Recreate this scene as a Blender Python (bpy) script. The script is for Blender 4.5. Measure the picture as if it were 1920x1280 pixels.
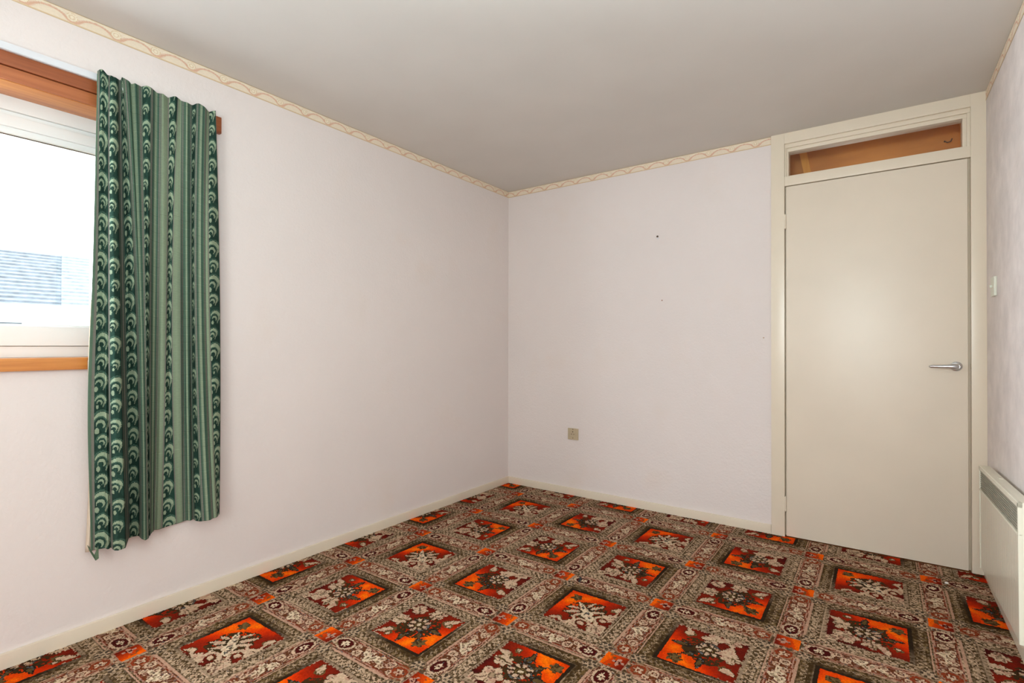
import bpy, bmesh, math, random
import numpy as np
from mathutils import Vector, Matrix

PI = math.pi
sc = bpy.context.scene
C = sc.collection
for o in list(bpy.data.objects):
    bpy.data.objects.remove(o, do_unlink=True)

# ------------------------------------------------------------------ camera
cam_d = bpy.data.cameras.new('camera')
cam_d.sensor_width = 36.0
cam_d.lens = 964.96 / 1920 * 36.0
cam_d.clip_start = 0.02
cam = bpy.data.objects.new('camera', cam_d)
C.objects.link(cam)
yaw, pit, rol = -0.61995, 0.0064, 0.00217
fw = Vector((math.sin(yaw) * math.cos(pit), math.cos(yaw) * math.cos(pit), math.sin(pit)))
rt = Vector((math.cos(yaw), -math.sin(yaw), 0))
up = rt.cross(fw)
r2 = rt * math.cos(rol) + up * math.sin(rol)
u2 = -rt * math.sin(rol) + up * math.cos(rol)
M = Matrix((r2, u2, -fw)).transposed().to_4x4()
M.translation = Vector((2.3975, -3.3081, 1.0875))
cam.matrix_world = M
sc.camera = cam

# ------------------------------------------------------------------ light
W, H = 2.8133, 2.3            # room width (x), height (z)
YB = -4.7                     # wall behind the camera
world = bpy.data.worlds.new('sky')
sc.world = world
world.use_nodes = True
bg = world.node_tree.nodes['Background']
bg.inputs[0].default_value = (0.90, 0.955, 1.0, 1)
bg.inputs[1].default_value = 7.0

def area(name, loc, target, size, power, color):
    d = bpy.data.lights.new(name, 'AREA')
    d.shape = 'DISK'; d.size = size; d.energy = power; d.color = color
    o = bpy.data.objects.new(name, d); C.objects.link(o)
    o.location = loc
    o.rotation_euler = (Vector(target) - Vector(loc)).to_track_quat('-Z', 'Y').to_euler()
    return o
# the photographer's flash, turned up so that it bounces off the ceiling
area('bounce_flash', (2.10, -3.30, 1.62), (1.75, -2.9, 2.3), 0.16, 17.0, (.66, .93, 1.0))
# soft frontal fill lamp added at the closed back wall; no window there
wl = area('rear_fill_light', (2.15, YB + .03, 1.30), (2.15, 0, 1.25), 1.1, 37.0, (.90, 1.0, 1.0))
# daylight pouring in through the near half of the window (outside the glass)
dl = area('window_daylight', (-.24, -3.47, 1.50), (1.0, -3.2, 1.0), .84, 126.0, (.81, .91, 1.0))
dl.data.shape = 'RECTANGLE'; dl.data.size = .84; dl.data.size_y = .66

vs = sc.view_settings
vs.view_transform = 'Standard'
vs.look = 'None'
vs.exposure = 0.06
vs.gamma = 1.0
vs.use_curve_mapping = False
try:
    sc.cycles.max_bounces = 12
    sc.cycles.diffuse_bounces = 8
    sc.cycles.transparent_max_bounces = 12
    sc.cycles.use_denoising = True
except Exception:
    pass

# ------------------------------------------------------------------ helpers
def lin(c):
    c = np.asarray(c, float) / 255.0
    return np.where(c <= .04045, c / 12.92, ((c + .055) / 1.055) ** 2.4)

def L(r, g, b):
    v = lin((r, g, b)); return (float(v[0]), float(v[1]), float(v[2]), 1.0)

class NT:
    def __init__(s, name):
        s.m = bpy.data.materials.new(name); s.m.use_nodes = True
        s.t = s.m.node_tree; s.n = s.t.nodes; s.l = s.t.links
        s.b = s.n['Principled BSDF']; s.out = s.n['Material Output']
    def add(s, typ, **kw):
        n = s.n.new(typ)
        for k, v in kw.items():
            if k.startswith('i_'):
                n.inputs[k[2:].replace('_', ' ')].default_value = v
            else: setattr(n, k, v)
        return n
    def link(s, a, b): s.l.new(a, b)
    def coord(s, scale=(1, 1, 1)):
        tc = s.add('ShaderNodeTexCoord'); mp = s.add('ShaderNodeMapping')
        mp.inputs['Scale'].default_value = scale
        s.link(tc.outputs['Object'], mp.inputs[0]); return mp.outputs[0]
    def noise(s, vec, scale, detail=3, rough=.5):
        n = s.add('ShaderNodeTexNoise'); n.inputs['Scale'].default_value = scale
        n.inputs['Detail'].default_value = detail; n.inputs['Roughness'].default_value = rough
        s.link(vec, n.inputs['Vector']); return n.outputs['Fac']
    def ramp(s, fac, stops):
        r = s.add('ShaderNodeValToRGB'); e = r.color_ramp.elements
        while len(e) < len(stops): e.new(.5)
        for q, (p, c) in zip(e, stops): q.position = p; q.color = c
        s.link(fac, r.inputs[0]); return r.outputs[0]
    def bump(s, h, strength, dist):
        b = s.add('ShaderNodeBump'); b.inputs['Strength'].default_value = strength
        b.inputs['Distance'].default_value = dist
        s.link(h, b.inputs['Height']); s.link(b.outputs[0], s.b.inputs['Normal'])

def scale_col(c, k): return (min(c[0] * k, 1), min(c[1] * k, 1), min(c[2] * k, 1), 1)

def mat_plain(name, col, rough=.5, var=.04, nscale=6, spec=.5, bump=0, bscale=200, metal=0, coat=0):
    t = NT(name); v = t.coord()
    f = t.noise(v, nscale, 4)
    c = t.ramp(f, [(.3, scale_col(col, 1 - var)), (.7, scale_col(col, 1 + var))])
    t.link(c, t.b.inputs['Base Color'])
    t.b.inputs['Roughness'].default_value = rough
    t.b.inputs['Specular IOR Level'].default_value = spec
    t.b.inputs['Metallic'].default_value = metal
    if coat: t.b.inputs['Coat Weight'].default_value = coat
    if bump: t.bump(t.noise(v, bscale, 2), bump, .001)
    return t.m

def mat_wallpaper(name, col, big=.03):
    t = NT(name); v = t.coord()
    f = t.noise(v, 1.3 if big < .1 else 9, 4, .6)
    c = t.ramp(f, [(.3, scale_col(col, 1 - big)), (.7, scale_col(col, 1 + big * .6))])
    # faint yellowed patches
    g = t.noise(v, 2.7, 3, .5)
    m = t.add('ShaderNodeMix', data_type='RGBA', blend_type='MULTIPLY')
    gr = t.ramp(g, [(.58, (0, 0, 0, 1)), (.80, (.35, .35, .35, 1))])
    t.link(gr, m.inputs[0]); t.link(c, m.inputs[6]); m.inputs[7].default_value = (.95, .88, .78, 1)
    t.link(m.outputs[2], t.b.inputs['Base Color'])
    t.b.inputs['Roughness'].default_value = .75
    t.b.inputs['Specular IOR Level'].default_value = .3
    h1 = t.noise(v, 75, 3, .55); h2 = t.noise(v, 22, 2, .5)
    a = t.add('ShaderNodeMath', operation='ADD'); t.link(h1, a.inputs[0]); t.link(h2, a.inputs[1])
    t.bump(a.outputs[0], .42, .0035)
    return t.m

def mat_wood(name, c1, c2, axis='y', rough=.35, knots=0):
    t = NT(name)
    sc_ = {'y': (18, .8, 18), 'x': (.8, 18, 18), 'z': (18, 18, .8)}[axis]
    v = t.coord(sc_)
    f = t.noise(v, 3.0, 5, .6)
    c = t.ramp(f, [(.32, c1), (.68, c2)])
    t.link(c, t.b.inputs['Base Color'])
    t.b.inputs['Roughness'].default_value = rough
    t.bump(f, .08, .001)
    return t.m

def mat_attr(name, rough=.9, spec=.15, vary=.12, nscale=450, bump=.0, translucent=0, sheen=0):
    t = NT(name)
    a = t.add('ShaderNodeAttribute'); a.attribute_name = 'col'
    v = t.coord()
    f = t.noise(v, nscale, 2)
    r = t.ramp(f, [(.25, (1 - vary,) * 3 + (1,)), (.75, (1 + 0 * vary,) * 3 + (1,))])
    m = t.add('ShaderNodeMix', data_type='RGBA', blend_type='MULTIPLY'); m.inputs[0].default_value = 1
    t.link(a.outputs['Color'], m.inputs[6]); t.link(r, m.inputs[7])
    t.link(m.outputs[2], t.b.inputs['Base Color'])
    t.b.inputs['Roughness'].default_value = rough
    t.b.inputs['Specular IOR Level'].default_value = spec
    if sheen: t.b.inputs['Sheen Weight'].default_value = sheen
    if bump: t.bump(f, bump, .002)
    if translucent:
        tr = t.add('ShaderNodeBsdfTranslucent'); t.link(m.outputs[2], tr.inputs[0])
        mx = t.add('ShaderNodeMixShader'); mx.inputs[0].default_value = translucent
        t.link(t.b.outputs[0], mx.inputs[1]); t.link(tr.outputs[0], mx.inputs[2])
        t.link(mx.outputs[0], t.out.inputs[0])
    return t.m

def mat_glass(name, tint=(1, 1, 1, 1), rough=.02):
    t = NT(name)
    tr = t.add('ShaderNodeBsdfTransparent'); tr.inputs[0].default_value = tint
    gl = t.add('ShaderNodeBsdfGlossy'); gl.inputs['Roughness'].default_value = rough
    fr = t.add('ShaderNodeFresnel'); fr.inputs[0].default_value = 1.45
    v = t.coord(); f = t.noise(v, 4, 2)
    b = t.add('ShaderNodeBump'); b.inputs['Strength'].default_value = .05; b.inputs['Distance'].default_value = .002
    t.link(f, b.inputs['Height']); t.link(b.outputs[0], gl.inputs['Normal'])
    mx = t.add('ShaderNodeMixShader'); t.link(fr.outputs[0], mx.inputs[0])
    t.link(tr.outputs[0], mx.inputs[1]); t.link(gl.outputs[0], mx.inputs[2])
    t.link(mx.outputs[0], t.out.inputs[0])
    return t.m

def box(bm, lo, hi, bevel=0, seg=2):
    r = bmesh.ops.create_cube(bm, size=1)
    vv = r['verts']
    for v in vv:
        v.co = Vector([(lo[k] + hi[k]) / 2 + v.co[k] * (hi[k] - lo[k]) for k in range(3)])
    if bevel:
        es = list({e for v in vv for e in v.link_edges})
        bmesh.ops.bevel(bm, geom=es, offset=bevel, segments=seg, profile=.7, affect='EDGES')

def cyl(bm, p0, p1, r0, r1=None, n=24, cap=True):
    p0, p1 = Vector(p0), Vector(p1); r1 = r0 if r1 is None else r1
    d = p1 - p0
    m = Matrix.Translation((p0 + p1) / 2) @ d.to_track_quat('Z', 'Y').to_matrix().to_4x4()
    bmesh.ops.create_cone(bm, cap_ends=cap, segments=n, radius1=r0, radius2=r1, depth=d.length, matrix=m)

def tube(bm, pts, rad, n=14):
    pts = [Vector(p) for p in pts]; rings = []
    for k, p in enumerate(pts):
        d = (pts[min(k + 1, len(pts) - 1)] - pts[max(k - 1, 0)]).normalized()
        q = d.to_track_quat('Z', 'Y').to_matrix(); r = rad[k] if isinstance(rad, (list, tuple)) else rad
        rings.append([bm.verts.new(p + q @ Vector((r * math.cos(a), r * math.sin(a), 0))) for a in [2 * PI * j / n for j in range(n)]])
    for a, b in zip(rings, rings[1:]):
        for j in range(n): bm.faces.new((a[j], a[(j + 1) % n], b[(j + 1) % n], b[j]))
    bm.faces.new(rings[0][::-1]); bm.faces.new(rings[-1])

def obj(name, bm, mat, parent=None, smooth=False, auto=False):
    bmesh.ops.recalc_face_normals(bm, faces=bm.faces[:])
    me = bpy.data.meshes.new(name); bm.to_mesh(me); bm.free()
    if mat: me.materials.append(mat)
    if smooth:
        me.polygons.foreach_set('use_smooth', [True] * len(me.polygons))
        try: me.set_sharp_from_angle(angle=math.radians(35))
        except Exception: pass
    o = bpy.data.objects.new(name, me); C.objects.link(o)
    if parent:
        o.parent = parent
        if parent.type == 'EMPTY' or True:
            o.matrix_parent_inverse = parent.matrix_world.inverted() if parent.get('_inv') else Matrix()
    return o

def B(name, boxes, mat, parent=None, bevel=0, smooth=False):
    bm = bmesh.new()
    for lo, hi in boxes: box(bm, lo, hi, bevel)
    return obj(name, bm, mat, parent, smooth or bevel > 0)

def empty(name, loc=(0, 0, 0)):
    o = bpy.data.objects.new(name, None); C.objects.link(o); o.location = loc
    o.empty_display_size = .1
    return o

def place(o, parent):
    """parent a mesh built in world coordinates under an empty with a location"""
    o.parent = parent
    o.matrix_parent_inverse = (Matrix.Translation(parent.location)).inverted()
    return o

def thing(o, label, cat, group=None):
    o['label'] = label; o['category'] = cat
    if group: o['group'] = group
    return o

def struct(o): o['kind'] = 'structure'; return o

def grid_mesh(name, co, nu, nv, cols, mat, flip=False, smooth=False, domain='FACE'):
    """co: (nu+1)*(nv+1) x3 ; cols: nu*nv x3 linear"""
    me = bpy.data.meshes.new(name)
    me.vertices.add(len(co)); me.vertices.foreach_set('co', np.asarray(co, np.float32).ravel())
    iu, iv = np.meshgrid(np.arange(nu), np.arange(nv), indexing='ij')
    a = iu * (nv + 1) + iv
    q = np.stack([a, a + nv + 1, a + nv + 2, a + 1], -1).reshape(-1, 4)
    if flip: q = q[:, ::-1]
    nf = nu * nv
    me.loops.add(nf * 4); me.loops.foreach_set('vertex_index', q.astype(np.int32).ravel())
    me.polygons.add(nf)
    me.polygons.foreach_set('loop_start', np.arange(0, nf * 4, 4, dtype=np.int32))
    me.update(calc_edges=True)
    at = me.color_attributes.new('col', 'FLOAT_COLOR', 'POINT') if domain == 'POINT' else me.attributes.new('col', 'FLOAT_COLOR', 'FACE')
    full = np.ones((len(cols), 4), np.float32); full[:, :3] = cols
    at.data.foreach_set('color', full.ravel())
    if smooth: me.polygons.foreach_set('use_smooth', np.ones(nf, bool))
    me.materials.append(mat)
    o = bpy.data.objects.new(name, me); C.objects.link(o)
    return o

rng = np.random.RandomState(7)
def vnoise(x, y, seed=0):
    """smooth value noise, unit lattice"""
    r = np.random.RandomState(seed).rand(256, 256)
    xi, yi = np.floor(x).astype(int), np.floor(y).astype(int)
    fx, fy = x - xi, y - yi
    fx = fx * fx * (3 - 2 * fx); fy = fy * fy * (3 - 2 * fy)
    g = lambda a, b: r[a % 256, b % 256]
    return (g(xi, yi) * (1 - fx) + g(xi + 1, yi) * fx) * (1 - fy) + (g(xi, yi + 1) * (1 - fx) + g(xi + 1, yi + 1) * fx) * fy
def hash2(i, j, seed=0):
    r = np.random.RandomState(seed + 99).rand(256, 256)
    return r[np.asarray(i) % 256, np.asarray(j) % 256]

# ------------------------------------------------------------------ materials
M_wall = mat_wallpaper('embossed_pinkish_wallpaper', L(223, 214, 210))
M_wall_r = mat_wallpaper('blotchy_embossed_wallpaper', L(225, 217, 213), .12)
M_ceil = mat_plain('painted_ceiling', L(210, 207, 201), .9, .02, 3, .2, .12, 90)
M_cream = mat_plain('cream_gloss_paint', L(223, 211, 191), .28, .02, 5, .5, .05, 30)
M_door = mat_plain('cream_door_paint', L(221, 209, 191), .34, .025, 3, .5, .06, 14)
M_upvc = mat_plain('white_plastic_frame', L(233, 234, 232), .35, .01)
M_pine = mat_wood('orange_varnished_pine', L(186, 112, 52), L(214, 145, 74), 'y', .3)
M_redwood = mat_wood('reddish_varnished_wood', L(132, 68, 34), L(156, 86, 46), 'y', .4)
M_arch = mat_wood('mid_brown_varnished_wood', L(158, 90, 52), L(182, 110, 66), 'y', .35)
M_rail = mat_plain('white_rail_plastic', L(214, 216, 220), .4, .02)
M_chrome = mat_plain('satin_aluminium', L(205, 206, 208), .28, .03, 30, .5, 0, 200, 1.0)
M_socket = mat_plain('aged_ivory_plastic', L(186, 170, 141), .4, .04, 40)
M_switch = mat_plain('pale_green_white_plastic', L(214, 216, 200), .35, .02)
M_dark = mat_plain('dark_hole', L(90, 74, 58), .8, .1)
M_black = mat_plain('black_scrap', L(22, 22, 24), .7, .2)
M_heat = mat_plain('heater_cream_enamel', L(222, 219, 200), .25, .015, 5)
M_heat_f = mat_plain('heater_front_enamel', L(205, 197, 178), .13, .02, 5)
M_grille = mat_plain('heater_grey_grille', L(150, 146, 130), .6, .04, 60)
M_glass = mat_glass('window_glass')
M_slate = mat_plain('grey_roof_slate', L(90, 99, 106), .85, .30, 9)
M_slate2 = mat_plain('pale_roof_slate', L(114, 122, 126), .85, .2, 9)
M_render = mat_plain('white_house_render', L(240, 240, 238), .9, .02)
M_grass = mat_plain('lawn', L(110, 130, 84), .95, .2, 3)
M_lining = mat_plain('beige_curtain_lining', L(208, 192, 172), .9, .04, 40)
M_tape = mat_plain('green_header_tape', L(120, 138, 116), .9, .05, 60)

# ------------------------------------------------------------------ room shell
T = .25
OY0, OY1, OZ0, OZ1 = -3.95, -2.49, 1.037, 1.976      # window opening
struct(B('wall_left', [((-T, YB - .12, -.1), (0, OY0, H + .1)), ((-T, OY1, -.1), (0, .1, H + .1)),
                       ((-T, OY0, -.1), (0, OY1, OZ0 - .012)), ((-T, OY0, OZ1), (0, OY1, H + .1))], M_wall))
struct(B('wall_far', [((0, 0, -.1), (1.90, .1, H + .1)), ((1.90, 0, 2.29), (W, .1, H + .1))], M_wall))
struct(B('wall_right', [((W, YB - .12, -.1), (W + .12, 1.1, H + .1))], M_wall_r))
struct(B('wall_back', [((0, YB - .12, -.1), (W, YB, H + .1))], M_wall))
struct(B('ceiling', [((0, YB, H), (W, 0, H + .1))], M_ceil))
struct(B('floor', [((0, YB, -.1), (W, .1, -.012))], M_pine))

# hall behind the door, closed off with pine boarding that shows through the fanlight
hall = struct(B('wall_hall', [((1.60, 1.0, -.1), (W, 1.1, H + .1)), ((1.60, .1, -.1), (1.70, 1.0, H + .1)),
                              ((1.70, .1, H), (W, 1.0, H + .1)), ((1.70, .1, -.1), (W, 1.0, 0))], M_wall))

# skirting boards: flat with a rounded top edge
def skirting(name, segs):
    bm = bmesh.new()
    for lo, hi in segs: box(bm, lo, hi, .004, 2)
    return struct(obj(name, bm, M_cream, None, True))
skirting('baseboard_left', [((0, YB, -.012), (.014, 0, .050))])
skirting('baseboard_far', [((.014, -.014, -.012), (1.887, 0, .051))])
skirting('baseboard_right', [((W - .014, YB, -.012), (W, -.014, .05))])
skirting('baseboard_back', [((.014, YB, -.012), (W - .014, YB + .014, .05))])

# ------------------------------------------------------------------ wallpaper border (embossed scroll frieze)
M_border = mat_attr('scroll_border_paper', .8, .2, .05, 120, .05)
def border(name, length, place_fn, phase, flip):
    d = .0028; nu = int(length / d); nv = 17
    hgt = .0465
    U, V = np.meshgrid((np.arange(nu) + .5) * length / nu, (np.arange(nv) + .5) / nv, indexing='ij')
    p = .1335
    s = ((U - phase) / p + .5) % 1.0 - .5          # eye centred at 0
    sx = s * p; vy = V * hgt
    base = np.array(lin((228, 214, 193))); pink = np.array(lin((214, 174, 150))); cream = np.array(lin((231, 220, 198)))
    tan = np.array(lin((214, 190, 155)))
    col = np.tile(base, U.shape + (1,)).astype(float)
    # running wave from the trough under the eye up over the crest and down behind the next eye
    tcur = ((s + .5) % 1.0)
    ph = 2 * PI * (s - .06)
    wave = hgt * (.47 - .29 * np.cos(ph + .45 * np.sin(ph)))
    slope = np.abs(np.gradient(wave, axis=0)) / (length / nu)
    wid = (.0030 + .0036 * np.clip(np.cos(ph), 0, 1)) * np.sqrt(1 + slope ** 2)
    col[np.abs(vy - wave - .0085) < .0032] = cream
    col[np.abs(vy - wave) < wid * 1.5] = pink * .45 + base * .55
    col[np.abs(vy - wave + .0006) < wid * .75] = pink
    r = np.hypot(sx * 1.0 - .004, (vy - hgt * .54) * 1.1)
    col[(r < .0170)] = tan
    col[(r < .0150) & (r > .0100)] = cream
    col[(r < .0100)] = tan * .6 + base * .4
    col[r < .0055] = cream * 1.04
    col[(V < .09)] = tan; col[V > .93] = tan
    col *= (1 + .05 * (vnoise(U * 160, V * 14, 3) - .5))[..., None]
    uu = np.linspace(0, length, nu + 1); vv = np.linspace(H - hgt, H - .0005, nv + 1)
    A, Bv = np.meshgrid(uu, vv, indexing='ij')
    co = place_fn(A, Bv)
    o = grid_mesh(name, co.reshape(-1, 3), nu, nv, col.reshape(-1, 3), M_border, flip)
    sol = o.modifiers.new('paper', 'SOLIDIFY'); sol.thickness = .0008; sol.offset = 0
    struct(o)
    return o
LB = 4.2
border('trim_1', LB, lambda a, b: np.stack([np.full_like(a, .0012), -LB + a, b], -1), (-2.724 + LB), True)
border('trim_2', 1.886, lambda a, b: np.stack([a, np.full_like(a, -.0012), b], -1), .331, True)
border('trim_3', LB, lambda a, b: np.stack([np.full_like(a, W - .0012), -a, b], -1), .05, True)

# ------------------------------------------------------------------ door, lining and fanlight
door = struct(empty('door_1', (2.35, 0, 0)))
def D(name, boxes, mat, bevel=.0015):
    bm = bmesh.new()
    for lo, hi in boxes: box(bm, lo, hi, bevel, 2)
    return place(obj(name, bm, mat, None, True), door)
D('door_frame', [((1.888, -.014, -.012), (1.957, .1, H)), ((2.7575, -.014, -.012), (W, .1, H)),
                 ((1.957, -.014, 2.240), (2.7575, .1, H))], M_cream)
D('transom_rail', [((1.957, -.009, 1.9985), (2.7575, .09, 2.052))], M_cream)
D('door_stop', [((1.957, .022, 0), (1.985, .09, 1.999)), ((2.732, .022, 0), (2.7575, .09, 1.999)), ((1.985, .022, 1.97), (2.732, .09, 1.999))], M_cream)
D('glazing_bead', [((1.957, .000, 2.218), (2.7575, .09, 2.240)), ((1.965, .011, 2.198), (2.7495, .08, 2.218)),
                   ((1.957, .002, 2.052), (1.966, .09, 2.218)), ((1.966, .012, 2.052), (1.975, .08, 2.198)),
                   ((2.7455, .002, 2.052), (2.7575, .09, 2.218)), ((2.7300, .012, 2.052), (2.7455, .08, 2.198)),
                   ((1.975, .012, 2.052), (2.730, .08, 2.060))], M_cream)
D('fanlight_glass', [((1.975, .040, 2.058), (2.731, .044, 2.199))], M_glass, 0)
leaf = D('door_leaf', [((1.9650, -.006, .004), (2.7460, .020, 1.9935))], M_door, .0015)

def dpart(name, bm, mat, parent=None):
    o = obj(name, bm, mat, None, True); place(o, door)
    if parent:
        o.parent = parent; o.matrix_parent_inverse = Matrix()
        o.matrix_parent_inverse = Matrix()
        o.data.transform(Matrix())
    return o
for z in (1.795, .185):
    bm = bmesh.new()
    for k in range(5):
        cyl(bm, (1.9605, -.010, z - .038 + k * .0156), (1.9605, -.010, z - .038 + k * .0156 + .0142), .0048, n=16)
    cyl(bm, (1.9605, -.010, z - .043), (1.9605, -.010, z + .043), .0026, n=12)
    dpart('hinge', bm, M_cream)
# strike plate on the frame edge
bm = bmesh.new(); box(bm, (2.7562, -.0120, .974), (2.7580, .003, 1.000), .0005)
dpart('strike_plate', bm, M_socket)
# lever handle on a round rose
hx, hz = 2.703, .987
bm = bmesh.new()
cyl(bm, (hx, -.006, hz), (hx, -.012, hz), .0235, .0215, 40)
cyl(bm, (hx, -.012, hz), (hx, -.0155, hz), .0215, .015, 40)
rose = dpart('handle_rose', bm, M_chrome)
bm = bmesh.new()
tube(bm, [(hx, -.014, hz), (hx, -.030, hz), (hx, -.043, hz), (hx - .004, -.050, hz), (hx - .014, -.054, hz), (hx - .03, -.054, hz - .000),
          (hx - .06, -.053, hz - .0005), (hx - .088, -.051, hz - .001), (hx - .099, -.048, hz - .0015), (hx - .103, -.042, hz - .002)],
     [.0105, .0115, .0135, .0145, .0140, .0098, .0082, .0076, .0070, .005], 20)
cyl(bm, (hx, -.046, hz), (hx, -.0585, hz), .0118, .0095, 28)
lever = dpart('handle_lever', bm, M_chrome)
bm = bmesh.new(); cyl(bm, (hx, -.0583, hz), (hx, -.0592, hz), .0048, n=20)
dpart('handle_screw', bm, M_socket)

# pine lining seen through the fanlight
pine2 = NT('knotty_pine_lining')
v = pine2.coord((1.2, 10, 5)); f = pine2.noise(v, 2.2, 5, .6)
c = pine2.ramp(f, [(.3, L(188, 118, 48)), (.7, L(214, 142, 64))])
pine2.link(c, pine2.b.inputs['Base Color']); pine2.b.inputs['Roughness'].default_value = .4
pine2 = pine2.m
M_pine_l = mat_wood('light_pine_batten', L(226, 154, 60), L(236, 168, 76), 'z', .4)
M_knot = mat_plain('pine_knot', L(140, 80, 28), .5, .1)
lin_root = struct(empty('trim_4', (2.35, .3, 2.05)))
def LP(name, bm, mat): return place(obj(name, bm, mat, None, True), lin_root)
bm = bmesh.new(); box(bm, (1.80, .36, 1.95), (2.80, .38, 2.30)); LP('pine_board', bm, pine2)
bm = bmesh.new()
vsx = [(1.99, 2.30), (2.03, 2.30), (2.075, 2.06), (2.035, 2.06)]
fr = [bm.verts.new((x, .345, z)) for x, z in vsx]; bk = [bm.verts.new((x, .36, z)) for x, z in vsx]
bm.faces.new(fr); bm.faces.new(bk[::-1])
for k in range(4): bm.faces.new((fr[k], bk[k], bk[(k + 1) % 4], fr[(k + 1) % 4]))
LP('pine_batten', bm, M_pine_l)
bm = bmesh.new(); box(bm, (2.752, .1, 1.95), (2.775, .36, 2.30), .001); LP('pine_side_board', bm, M_pine_l)
bm = bmesh.new()
tube(bm, [(2.69, .36, 2.205), (2.69, .345, 2.205), (2.69, .335, 2.20), (2.70, .332, 2.19), (2.715, .335, 2.195), (2.72, .34, 2.21)], .0028, 8)
LP('coat_hook', bm, M_dark)
d = bpy.data.lights.new('hall_fill_light', 'POINT'); d.energy = .9; d.color = (1, .9, .8); d.shadow_soft_size = .06  # added lamp, hidden below the fanlight, to brighten the pine boards
o = bpy.data.objects.new('hall_fill_light', d); C.objects.link(o); o.location = (2.30, .22, 1.86)

# ------------------------------------------------------------------ window
win = struct(empty('window_1', (0, -3.24, OZ0)))
def WP(name, boxes, mat, bevel=.002):
    bm = bmesh.new()
    for lo, hi in boxes: box(bm, lo, hi, bevel, 2)
    return place(obj(name, bm, mat, None, True), win)
fx0, fx1 = -.205, -.14
WP('window_frame', [((fx0, OY0, OZ0), (fx1, OY1, 1.078)), ((fx0, OY0, 1.925), (fx1, OY1, OZ1)),
                    ((fx0, OY0, 1.078), (fx1, OY0 + .04, 1.925)), ((fx0, OY1 - .04, 1.078), (fx1, OY1, 1.925)),
                    ((fx0 + .01, OY0 + .04, 1.905), (fx1 - .012, OY1 - .04, 1.925))], M_upvc)
sx0, sx1 = -.195, -.128
s0, s1 = OY0 + .042, OY1 - .042
z0, z1 = 1.080, 1.903
g0, g1, gz0, gz1 = s0 + .055, s1 - .052, 1.151, 1.842
WP('sash', [((sx0, s0, z0), (sx1, s1, gz0)), ((sx0, s0, gz1 + .022), (sx1, s1, z1)),
            ((sx0, s0, gz0), (sx1, g0, gz1 + .022)), ((sx0, g1, gz0), (sx1, s1, gz1 + .022)),
            ((sx0 + .01, g0, gz1), (sx1 - .01, g1, gz1 + .022)), ((sx0 + .01, g0, gz0), (sx1 - .01, g1, gz0 + .008))], M_upvc)
WP('window_pane', [((-.166, g0 - .005, gz0 - .003), (-.160, g1 + .005, gz1 + .003))], M_glass, 0)
WP('sash_seal', [((-.19, s0, 1.0772), (-.150, s1, 1.0808)), ((-.19, s0, 1.9022), (-.150, s1, 1.9058))], M_grille, 0)
WP('glass_gasket', [((-.158, g0, gz1 - .003), (-.154, g1, gz1)), ((-.158, g0, gz0), (-.154, g1, gz0 + .002))], M_dark, 0)
WP('reveal_board', [((-.14, OY0, OZ1 - .001), (.001, OY1 + .0, OZ1 + .004))], M_pine, .0005)
WP('head_architrave', [((.0005, OY0 - .06, 1.977), (.0125, OY1 + .02, 2.0195))], M_arch, .001)
WP('sill_board', [((-.2, OY0 + .001, OZ0 - .0115), (-.0005, OY1 - .001, OZ0 - .0005)), ((.0, OY0 - .05, .994), (.020, -2.672, OZ0))], M_pine, .001)

bat = B('curtain_batten', [((.0, -4.10, 2.0215), (.0205, -2.203, 2.0935))], M_redwood, None, .0015)
thing(bat, 'reddish brown varnished wooden batten above the window, bare end showing past the curtain', 'wooden batten')

rail = empty('curtain_rail', (.026, -3.1, 2.078))
bm = bmesh.new(); box(bm, (.0205, -4.05, 2.066), (.0315, -2.25, 2.0925), .001)
place(obj('rail_track', bm, M_rail, None, True), rail)
bm = bmesh.new(); box(bm, (.0320, -4.05, 2.0675), (.0345, -2.25, 2.0715), .0005)
place(obj('rail_lip', bm, M_rail, None, True), rail)
thing(rail, 'white plastic curtain rail fixed along the top of the brown batten', 'curtain rail')

# ------------------------------------------------------------------ curtain
# stripe boundaries of the cloth as wall positions y (metres) at heading, middle and hem; folds swing out of the wall obliquely
def fold_y(y6, x):
    k = -0.37138 + -0.42781 * (y6 + 2.44)
    return y6 + (x - .06) * k
bands = ['edge', 'swirl', 'swirl', 'grey', 'swirl', 'rib', 'swirl', 'rib', 'light', 'swirl', 'light', 'rib', 'swirl', 'rib', 'light', 'swirl']
top = [-2.6601, -2.6554, -2.6249, -2.5953, -2.5886, -2.5819, -2.5215, -2.4874, -2.4542, -2.4277, -2.3929, -2.3791, -2.3409, -2.3224, -2.2825, -2.2740, -2.2458]
mid = [-2.6680, -2.6554, -2.6200, -2.5836, -2.5718, -2.5356, -2.5054, -2.4892, -2.4579, -2.4296, -2.4104, -2.3771, -2.3368, -2.3266, -2.2825, -2.2697, -2.2237]
bot = [-2.6664, -2.6585, -2.6053, -2.5581, -2.5512, -2.5162, -2.4874, -2.4819, -2.4690, -2.4429, -2.3890, -2.3632, -2.3224, -2.2910, -2.2458, -2.2304, -2.2204]
width = [.012, .05, .042, .007, .05, .045, .04, .03, .022, .05, .022, .038, .036, .034, .014, .046]
cum = np.concatenate([[0], np.cumsum(width)])
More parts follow.
